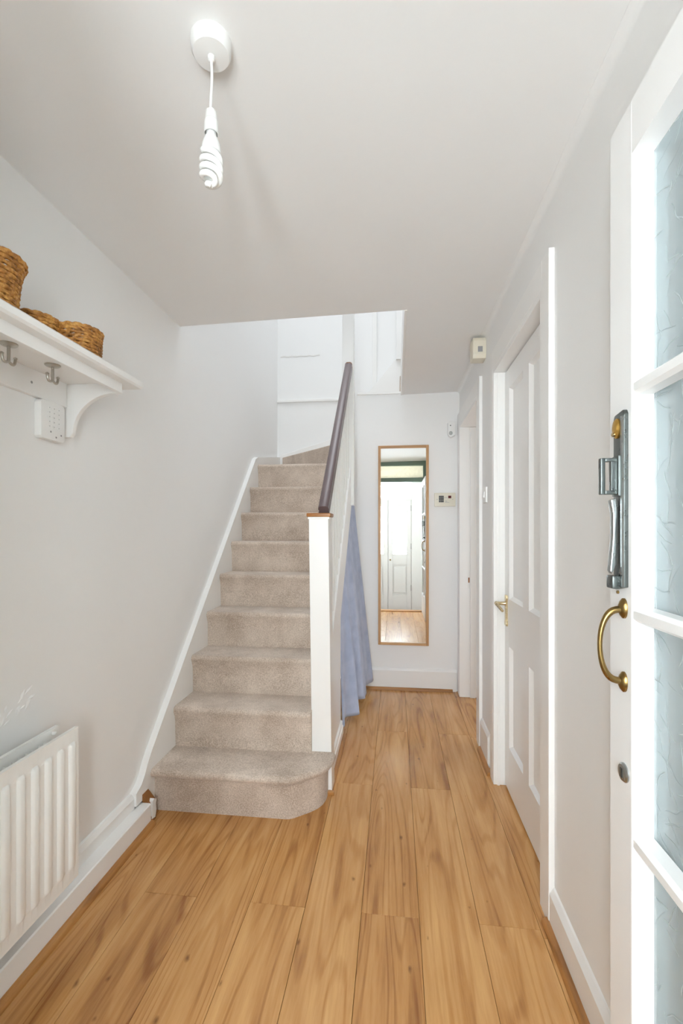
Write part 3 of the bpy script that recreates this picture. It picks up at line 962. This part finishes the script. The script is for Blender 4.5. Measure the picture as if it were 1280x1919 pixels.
# balusters
slope = (hb.z - ha.z) / (hb.y - ha.y)
yb = 2.315
while yb < 3.33:
    zt = ha.z + slope * (yb - ha.y) - 0.022
    B(-0.356, -0.330, yb - 0.011, yb + 0.011, shi(yb) - 0.02, zt, 0.002).build('baluster', 'gloss_white', bal)
    yb += 0.088

# ---------------------------------------------------------------- stairwell wall details
struct('trim_12', B(XL, -0.36, YS - 0.018, YS, 2.455, 2.480, 0.005), 'gloss_white', 'narrow white moulding on the stairwell back wall')
cr = MB()
for j in range(22):
    x = -1.07 + 0.017 * j
    zz = 2.885 + 0.004 * math.sin(j * 1.3) - 0.00 * j
    cr.box(x, x + 0.0175, YS - 0.0035 - 0.002 * random.random(), YS + 0.001, zz, zz + 0.008 + 0.006 * random.random())
tag(cr.build('plaster_ridge', 'bare_plaster'), 'cracked ridge of old plaster on the stairwell back wall', 'plaster', kind=None)
# boarding seen over the end wall
struct('trim_13', B(-0.205, -0.165, YS - 0.016, YS, 2.55, 3.6, 0.003), 'gloss_white', 'upright batten on the upper stair wall')
struct('trim_14', B(0.012, 0.10, YS - 0.06, YS - 0.0, 2.80, 3.6, 0.003), 'gloss_white', 'white casing at the landing')
struct('trim_15', B(-0.30, XO - 0.01, YB - 0.012, YB + 0.085, 2.335, 2.352, 0.004), 'gloss_white', 'white capping on top of the end wall')
struct('trim_16', B(XO - 0.014, XO, YO, YB, zc_at(XO) - 0.004, 2.57, 0.003), 'gloss_white', 'white lining of the ceiling opening')

# ---------------------------------------------------------------- curtain
NU, NV = 90, 40
vs, fs = [], []
def cur(u, v):
    y = 2.785 + u * 0.83
    zt = slo(y) - 0.012
    zt = min(zt, 1.66)
    hem = 0.045 + 0.05 * u + 0.012 * math.sin(u * 19)
    z = zt + (hem - zt) * v
    drop = v ** 0.9
    fold = math.sin(u ** 0.8 * 2 * PI * 3.2 + 0.3 + 0.5 * v) * 0.62 + 0.20 * math.sin(u * 2 * PI * 7.3 + 2.0 * v)
    amp = 0.005 + 0.048 * drop * (1.25 - u)
    lean = v ** 1.05 * (0.012 + 0.150 * u ** 0.75)
    x = -0.340 + lean + fold * amp * (0.25 + 0.75 * min(1, u * 6))
    return (x, y + 0.012 * math.cos(u ** 0.8 * 2 * PI * 3.2 + 0.3 + 0.5 * v) * drop, z)
for a in range(NU + 1):
    for b in range(NV + 1):
        vs.append(cur(a / NU, b / NV))
for a in range(NU):
    for b in range(NV):
        i = a * (NV + 1) + b
        fs.append((i, i + 1, i + NV + 2, i + NV + 1))
cu = MB().add(vs, fs).build('curtain', 'blue_cotton', None, smooth=True)
tag(cu, 'pale blue cotton curtain hanging across the cupboard under the stairs', 'curtain')
so = cu.modifiers.new('thickness', 'SOLIDIFY'); so.thickness = 0.003; so.offset = -1

# ---------------------------------------------------------------- mirror
mi = thing('wall_mirror', 'tall narrow mirror in a light oak frame on the end wall', 'mirror', (0.066, YB - 0.015, 0.35))
mx0, mx1, mz0, mz1 = -0.131, 0.263, 0.352, 1.922
FWD, FD = 0.020, 0.028
B(mx0, mx0 + FWD, YB - FD, YB - 0.001, mz0, mz1, 0.002).build('frame_side', 'mirror_oak', mi)
B(mx1 - FWD, mx1, YB - FD, YB - 0.001, mz0, mz1, 0.002).build('frame_side', 'mirror_oak', mi)
B(mx0 + FWD, mx1 - FWD, YB - FD, YB - 0.001, mz0, mz0 + FWD, 0.002).build('frame_rail', 'mirror_oak_x', mi)
B(mx0 + FWD, mx1 - FWD, YB - FD, YB - 0.001, mz1 - FWD, mz1, 0.002).build('frame_rail', 'mirror_oak_x', mi)
B(mx0 + FWD - 0.003, mx1 - FWD + 0.003, YB - 0.014, YB - 0.004, mz0 + FWD - 0.003, mz1 - FWD + 0.003).build('mirror_glass', 'mirror_glass', mi)

# ---------------------------------------------------------------- alarm panel, detector, sounder, switch
ap = thing('alarm_panel', 'cream alarm control panel with black keys and red display beside the mirror', 'alarm panel', (0.39, YB - 0.01, 1.44))
ax0, ax1, az0, az1 = 0.307, 0.468, 1.441, 1.547
B(ax0, ax1, YB - 0.020, YB, az0, az1, 0.004).build('case', 'cream_plastic', ap, smooth=True)
for a in range(3):
    for b in range(3):
        xk, zk = ax0 + 0.034 + a * 0.0125, az0 + 0.032 + b * 0.0175
        B(xk, xk + 0.0112, YB - 0.024, YB - 0.0195, zk, zk + 0.016, 0.001).build('key', 'black_plastic', ap)
B(ax0 + 0.105, ax0 + 0.128, YB - 0.0215, YB - 0.0195, az0 + 0.063, az0 + 0.083).build('display', 'red_window', ap)
for x, z, wd in ((0.074, 0.068, 0.024), (0.080, 0.036, 0.018), (0.080, 0.030, 0.034), (0.082, 0.042, 0.012)):
    B(ax0 + x, ax0 + x + wd, YB - 0.0206, YB - 0.0198, az0 + z, az0 + z + 0.0022).build('printed_mark', 'grey_print', ap)
for x in (0.020, 0.140):
    MB().lathe([(0.003, 0.0), (0.003, -0.0012)], (ax0 + x, YB - 0.0198, az0 + 0.055), 'Y', 10).build('screw', 'grey_print', ap)

mo = thing('motion_detector', 'white motion detector in the corner above the alarm panel', 'detector', (0.45, YB - 0.02, 1.97))
MB().prism([(0.407, 2.005), (0.413, 1.985), (0.427, 1.975), (0.442, 1.978), (0.462, 1.99), (0.466, 2.085), (0.455, 2.098), (0.418, 2.098), (0.408, 2.085)],
           'Y', YB - 0.05, YB, 0.004).build('case', 'plastic_white', mo, smooth=True)
MB().lathe([(0.014, 0.0), (0.013, -0.004), (0.007, -0.007), (0.0, -0.008)], (0.428, YB - 0.050, 2.004), 'Y', 18, 1.0, 1.1).build('lens', 'grey_lens', mo, smooth=True)
MB().lathe([(0.0045, 0.0), (0.004, -0.003)], (0.426, YB - 0.050, 2.063), 'Y', 12).build('indicator', 'black_plastic', mo)

dc = thing('door_chime', 'old cream door chime box high on the right wall near the ceiling', 'door chime', (0.48, 2.65, 2.15))
MB().prism([(2.60, 2.225), (2.61, 2.205), (2.69, 2.205), (2.70, 2.215), (2.70, 2.31), (2.69, 2.320), (2.61, 2.320), (2.60, 2.30)], 'X', XR - 0.072, XR, 0.004).build('case', 'cream_plastic', dc, smooth=True)
B(XR - 0.045, XR - 0.020, 2.5985, 2.603, 2.238, 2.268, 0.0).build('grille_slot', 'grey_print', dc)

ls = thing('light_switch', 'white light switch on the wall between the two side doors', 'light switch', (XR, 2.608, 1.40))
B(XR - 0.010, XR, 2.565, 2.651, 1.405, 1.491, 0.003).build('plate', 'plastic_white', ls, smooth=True)
MB().prism([(XR - 0.010, 1.43), (XR - 0.019, 1.435), (XR - 0.012, 1.466), (XR - 0.010, 1.468)], 'Y', 2.598, 2.618).build('rocker', 'plastic_white', ls)

# ---------------------------------------------------------------- ceiling pendant
PX, PYY = -0.398, 0.962
pz = zc_at(PX)
pd = thing('pendant_lamp', 'bare ceiling pendant with round white rose, flex and spiral bulb', 'pendant lamp', (PX, PYY, pz))
MB().lathe([(0.0435, pz + 0.002), (0.0435, pz - 0.006), (0.0425, pz - 0.022), (0.038, pz - 0.030), (0.020, pz - 0.0325), (0.008, pz - 0.033)], (PX, PYY, 0), 'Z', 48).build('ceiling_rose', 'plastic_white', pd, smooth=True)
MB().lathe([(0.0075, pz - 0.030), (0.0070, pz - 0.042), (0.004, pz - 0.044)], (PX, PYY, 0), 'Z', 20).build('flex_grip', 'plastic_white', pd, smooth=True)
fx = MB()
ptsx = [(PX + 0.0015 * math.sin(t * 5), PYY, pz - 0.040 - t * 0.118) for t in [i / 12 for i in range(13)]]
fx.tube(ptsx, 0.0030, 10)
fx.build('flex', 'plastic_white', pd, smooth=True)
hz0 = pz - 0.150
lh = MB().lathe([(0.006, hz0 + 0.002), (0.0115, hz0 - 0.004), (0.0125, hz0 - 0.012), (0.0130, hz0 - 0.0225)], (PX, PYY, 0), 'Z', 32).build('lamp_holder', 'plastic_white', pd, smooth=True)
MB().lathe([(0.0100, hz0 - 0.0222), (0.0100, hz0 - 0.0248)], (PX, PYY, 0), 'Z', 32).build('holder_groove', 'plastic_white', lh, smooth=True)
MB().lathe([(0.0140, hz0 - 0.0243), (0.0145, hz0 - 0.028), (0.0156, hz0 - 0.051), (0.0156, hz0 - 0.0525), (0.0140, hz0 - 0.0525), (0.0136, hz0 - 0.032), (0.004, hz0 - 0.031)], (PX, PYY, 0), 'Z', 32).build('holder_skirt', 'plastic_white', lh, smooth=True)
bu = MB().lathe([(0.0105, hz0 - 0.045), (0.0110, hz0 - 0.056), (0.0150, hz0 - 0.064), (0.0190, hz0 - 0.076), (0.0205, hz0 - 0.090), (0.0200, hz0 - 0.094), (0.004, hz0 - 0.0945)], (PX, PYY, 0), 'Z', 40).build('bulb_base', 'plastic_white', pd, smooth=True)
sp_ = MB()
zb0, zb1 = hz0 - 0.092, hz0 - 0.163
for ph0 in (0.0, PI):
    pts = []
    N = 90
    for i in range(N + 1):
        t = i / N
        a = ph0 + t * 2 * PI * 2.1
        rr = 0.0195
        if t < 0.06: rr = 0.010 + 0.0085 * t / 0.06
        if t > 0.82: rr = 0.0195 * (1 - ((t - 0.82) / 0.18) ** 1.6)
        z = zb0 + (zb1 - zb0) * t
        pts.append((PX + rr * math.cos(a), PYY + rr * math.sin(a), z))
    sp_.tube(pts, 0.0062, 10)
sp_.build('spiral_tube', 'cfl_glass', bu, smooth=True)

# ---------------------------------------------------------------- hook shelf on the left wall
sh = thing('hook_shelf', 'white wall shelf with curved end bracket and metal coat hooks', 'shelf', (-1.0, 0.95, 1.56))
SY0, SY1 = 0.30, 1.492
MB().prism([(XL, 1.738), (-0.868, 1.738), (-0.862, 1.744), (-0.862, 1.760), (-0.872, 1.768), (XL, 1.768)], 'Y', SY0, SY1).build('shelf_board', 'gloss_white', sh)
B(-0.915, -0.898, SY0 + 0.06, 1.428, 1.706, 1.739, 0.002).build('front_apron', 'gloss_white', sh)
B(XL, XL + 0.016, SY0 + 0.06, 1.413, 1.660, 1.739, 0.002).build('back_board', 'gloss_white', sh)
def bracket(y):
    pl3 = [(XL, 1.738), (-0.905, 1.738), (-0.905, 1.706), (-0.916, 1.704)]
    cx, cz, rx, rz = -0.916, 1.574, 0.150, 0.130
    for i in range(1, 15):
        a = PI / 2 + i / 14 * PI / 2
        pl3.append((cx + rx * math.cos(a), cz + rz * math.sin(a)))
    pl3 += [(-1.072, 1.570), (-1.075, 1.562), (XL, 1.562)]
    MB().prism(pl3, 'Y', y - 0.009, y + 0.009, 0.002).build('bracket', 'gloss_white', sh)
bracket(1.423)
bracket(0.42)
MB().lathe([(0.004, 0.0), (0.004, 0.001), (0.0, 0.0012)], (XL + 0.0155, 1.262, 1.697), 'X', 12).build('screw', 'steel_hinge', sh)
def hook(y):
    x = -1.0
    zt = 1.738
    h = MB()
    h.lathe([(0.021, zt + 0.0005), (0.021, zt - 0.002), (0.017, zt - 0.005), (0.007, zt - 0.007)], (x, y, 0), 'Z', 28)
    h.tube([(x, y, zt - 0.004), (x, y, zt - 0.046)], 0.0042, 12)
    for s in (-1, 1):
        pts = []
        for i in range(13):
            a = i / 12
            ang = -PI / 2 + a * PI * 0.62
            pts.append((x, y + s * (0.000 + 0.021 * math.sin(a * PI * 0.5)), zt - 0.046 - 0.006 * math.sin(a * PI) + 0.014 * a ** 3))
        h.tube(pts, 0.0036, 10)
        h.lathe([(0.0, pts[-1][2] - 0.004), (0.0048, pts[-1][2] - 0.001), (0.0048, pts[-1][2] + 0.002), (0.0, pts[-1][2] + 0.005)], (x, pts[-1][1], 0), 'Z', 12)
    h.build('coat_hook', 'nickel', sh, smooth=True)
for i in range(5):
    hook(1.243 - 0.155 * i)

# keypad under the shelf
kp = thing('keypad', 'white wireless keypad on the wall under the shelf bracket', 'keypad', (XL + 0.012, 1.335, 1.53))
MB().prism([(1.290, 1.545), (1.296, 1.537), (1.384, 1.537), (1.392, 1.545), (1.392, 1.648), (1.386, 1.657), (1.350, 1.660), (1.296, 1.657), (1.290, 1.648)],
           'X', XL, XL + 0.024, 0.003).build('case', 'plastic_white', kp, smooth=True)
for a in range(3):
    for b in range(5):
        yk, zk = 1.318 + a * 0.020, 1.575 + b * 0.0145
        B(XL + 0.0238, XL + 0.0252, yk, yk + 0.011, zk, zk + 0.008, 0.0005).build('button', 'plastic_white', kp)
        B(XL + 0.0250, XL + 0.0255, yk + 0.004, yk + 0.0065, zk + 0.0025, zk + 0.0060).build('printed_mark', 'grey_lens', kp)
for yk, zk in ((1.327, 1.560), (1.372, 1.556), (1.350, 1.546)):
    B(XL + 0.0235, XL + 0.0246, yk, yk + 0.005, zk, zk + 0.005).build('indicator', 'grey_print', kp)

# ---------------------------------------------------------------- heart-shaped woven baskets
def heart_pts(w, d, N):
    """heart outline: two round lobes towards +x (the hall), point to the wall"""
    r = w * 0.26
    c = w / 2 - r
    tip = -(d - r)
    # half outline from the cleft round the lobe to the tip (y >= 0)
    half = []
    start = -math.asin(min(1.0, c / r))
    L = math.hypot(tip, c)
    base = math.atan2(-c, tip)
    end = base + 2 * PI - math.acos(r / L) if base < 0 else base - math.acos(r / L)
    M_ = 60
    for i in range(M_ + 1):
        a = start + (end - start) * i / M_
        half.append((r * math.cos(a), c + r * math.sin(a)))
    half.append((tip, 0.0))
    full = half + [(x, -y) for x, y in half[-2:0:-1]]
    # resample evenly
    pts = full + [full[0]]
    seg = [math.hypot(pts[i + 1][0] - pts[i][0], pts[i + 1][1] - pts[i][1]) for i in range(len(pts) - 1)]
    tot = sum(seg)
    out, i, acc = [], 0, 0.0
    for k3 in range(N):
        t = tot * k3 / N
        while acc + seg[i] < t:
            acc += seg[i]; i += 1
        f = (t - acc) / max(seg[i], 1e-9)
        out.append((pts[i][0] + (pts[i + 1][0] - pts[i][0]) * f, pts[i][1] + (pts[i + 1][1] - pts[i][1]) * f))
    return out
def basket(name, cx, cyy, z0, w, d, height, flare, label, rows, rot):
    bk = thing(name, label, 'basket', (cx, cyy, z0), 'heart-shaped woven baskets on the shelf')
    r0 = height / rows / 2
    N = 420
    ca, sa = math.cos(rot), math.sin(rot)
    def outline(f, grow=0.0):
        sc = flare(f)
        out = []
        for hx, hyv in heart_pts(w * sc - 2 * r0 + grow, d * sc - 2 * r0 + grow, N):
            out.append((cx + ca * hx - sa * hyv, cyy + sa * hx + ca * hyv))
        return out
    m = MB()
    for i in range(rows - 1):
        z = z0 + r0 * 1.25 + (height - 2.5 * r0) * i / (rows - 1)
        ol = outline(i / (rows - 1))
        pts = [(p_[0], p_[1], z + 0.0012 * math.sin(j * 0.08 + i)) for j, p_ in enumerate(ol)]
        m.tube(pts, r0 * 1.0, 8, closed=True, twist=(0.22, 2 * PI / 0.024))
    m.build('woven_side', 'seagrass', bk, smooth=True)
    rm = MB()
    ol = outline(1.0)
    rm.tube([(p_[0], p_[1], z0 + height - r0 * 1.2) for p_ in ol], r0 * 1.30, 8, closed=True, twist=(0.24, 2 * PI / 0.026))
    rm.build('rim', 'seagrass', bk, smooth=True)
    MB().prism(outline(0.0), 'Z', z0 + 0.001, z0 + 0.010).build('base', 'seagrass', bk)
    return bk
ZS = 1.768
basket('heart_basket', -0.983, 1.238, ZS + 0.001, 0.248, 0.180, 0.084, lambda f: 0.96 + 0.04 * f,
       'small low heart-shaped woven seagrass basket beside the shelf bracket', 8, -0.70)
basket('heart_basket', -0.985, 0.924, ZS + 0.001, 0.290, 0.195, 0.138, lambda f: 0.92 + 0.02 * f + 0.10 * f ** 3,
       'tall flared woven seagrass basket beside the low heart-shaped basket', 12, -0.2)

# ---------------------------------------------------------------- radiator
rd = thing('radiator', 'white double panel radiator on the left wall', 'radiator', (-1.02, 0.9, 0.17))
RY0, RY1 = 0.40, 1.329
RZ0, RZ1 = 0.176, 0.640
def rad_panel(xf, xb, name, outward):
    m = MB()
    pitch, hw, dep = 0.0483, 0.0135, 0.008
    # cross-section grid: columns along y with raised ribs, faded out at both ends in z
    ys = [RY0]
    y = RY1 - 0.030
    cents = []
    while y > RY0 + 0.015:
        cents.append(y); y -= pitch
    cols = [(RY0, 0.0)]
    for c in sorted(cents):
        for q, hgt in ((-1.0, 0.0), (-0.72, 0.75), (-0.45, 1.0), (0.45, 1.0), (0.72, 0.75), (1.0, 0.0)):
            cols.append((c + q * hw, hgt))
    cols.append((RY1, 0.0))
    zrow = [(RZ0, 0.0), (RZ0 + 0.040, 0.0), (RZ0 + 0.044, 0.6), (RZ0 + 0.050, 1.0), (RZ1 - 0.048, 1.0), (RZ1 - 0.042, 0.6), (RZ1 - 0.038, 0.0), (RZ1, 0.0)]
    vs, fs = [], []
    nc, nr = len(cols), len(zrow)
    for yy, hc in cols:
        for zz, hr_ in zrow:
            vs.append((xf + outward * dep * hc * hr_, yy, zz))
    for a in range(nc - 1):
        for b in range(nr - 1):
            i = a * nr + b
            fs.append((i, i + nr, i + nr + 1, i + 1))
    base = len(vs)
    bk = [(xb, RY0, RZ0), (xb, RY1, RZ0), (xb, RY1, RZ1), (xb, RY0, RZ1)]
    vs += bk
    fs.append((base, base + 1, base + 2, base + 3))
    # close the four edges
    bot = [a * nr for a in range(nc)]; top = [a * nr + nr - 1 for a in range(nc)]
    fs.append(tuple(bot) + (base + 1, base)); fs.append(tuple(top[::-1]) + (base + 3, base + 2))
    fs.append(tuple(range(nr - 1, -1, -1)) + (base, base + 3)); fs.append(tuple((nc - 1) * nr + q for q in range(nr)) + (base + 2, base + 1))
    m.add(vs, fs)
    return m.build(name, 'radiator_white', rd, smooth=True)
XF = -0.978
rad_panel(XF - 0.004, XF - 0.016, 'front_panel', 1)
rad_panel(-1.060, -1.048, 'back_panel', -1)
fin = MB()
y = RY0 + 0.03
i = 0
while y < RY1 - 0.05:
    fin.box(XF - 0.045, XF - 0.0165, y, y + 0.0012, RZ0 + 0.05, RZ1 - 0.05)
    y += 0.0111
tag(fin.build('convector_fins', 'radiator_white', rd), kind='stuff')
for k2 in range(24):
    y = RY1 - 0.050 - 0.0483 * k2
    if y < RY0 + 0.03: break
    xq, tq = -1.0485, 0.001
    MB().prism([(xq, y - 0.015), (xq + 0.020, y - 0.010), (xq + 0.020, y + 0.010), (xq, y + 0.015), (xq, y + 0.015 - tq * 1.2),
                (xq + 0.020 - tq, y + 0.010 - tq), (xq + 0.020 - tq, y - 0.010 + tq), (xq, y - 0.015 + tq * 1.2)],
               'Z', RZ0 + 0.05, RZ1 - 0.026).build('convector_channel', 'radiator_white', rd)
MB().lathe([(0.009, 0.0), (0.009, 0.02), (0.006, 0.024)], (-1.03, RY1 - 0.004, RZ0 + 0.05), 'Y', 16).build('blanking_plug', 'radiator_white', rd, smooth=True)
m = MB(); m.tube([(-1.03, RY1 - 0.03, RZ0 + 0.05), (-1.03, RY1 + 0.03, RZ0 + 0.05)], 0.011, 14); m.build('end_connector', 'radiator_white', rd, smooth=True)
m = MB(); m.lathe([(0.005, 0.0), (0.005, 0.010), (0.003, 0.012)], (-1.045, RY1 - 0.03, RZ1 - 0.012), 'X', 10); m.build('bleed_valve', 'radiator_white', rd, smooth=True)
for yy in (0.55, 1.15):
    B(XL, -1.058, yy, yy + 0.03, 0.30, 0.56).build('wall_bracket', 'radiator_white', rd)

# ragged patch of old plaster above the radiator
pt = MB()
for j in range(46):
    t = random.random()
    y = 0.90 + 0.36 * t + random.uniform(-0.04, 0.04)
    z = 0.63 + 0.115 * t ** 1.5 + random.uniform(-0.03, 0.035)
    ln, wd, a = random.uniform(0.02, 0.06), random.uniform(0.003, 0.010), random.uniform(0.1, 1.3)
    cy2, cz2 = math.cos(a), math.sin(a)
    P = [(y, z), (y + ln * cy2 * 0.5 - wd * cz2, z + ln * cz2 * 0.5 + wd * cy2), (y + ln * cy2, z + ln * cz2), (y + ln * cy2 * 0.5 + wd * cz2, z + ln * cz2 * 0.5 - wd * cy2)]
    c0 = (XL + 0.0035, y + ln * cy2 * 0.5, z + ln * cz2 * 0.5)
    vs = [(XL - 0.001, p_[0], p_[1]) for p_ in P] + [c0]
    pt.add(vs, [(0, 1, 4), (1, 2, 4), (2, 3, 4), (3, 0, 4), (3, 2, 1, 0)])
tag(pt.build('flaking_plaster', 'wall_paint'), 'ragged flaking plaster patch on the wall above the radiator', 'plaster', kind='stuff')
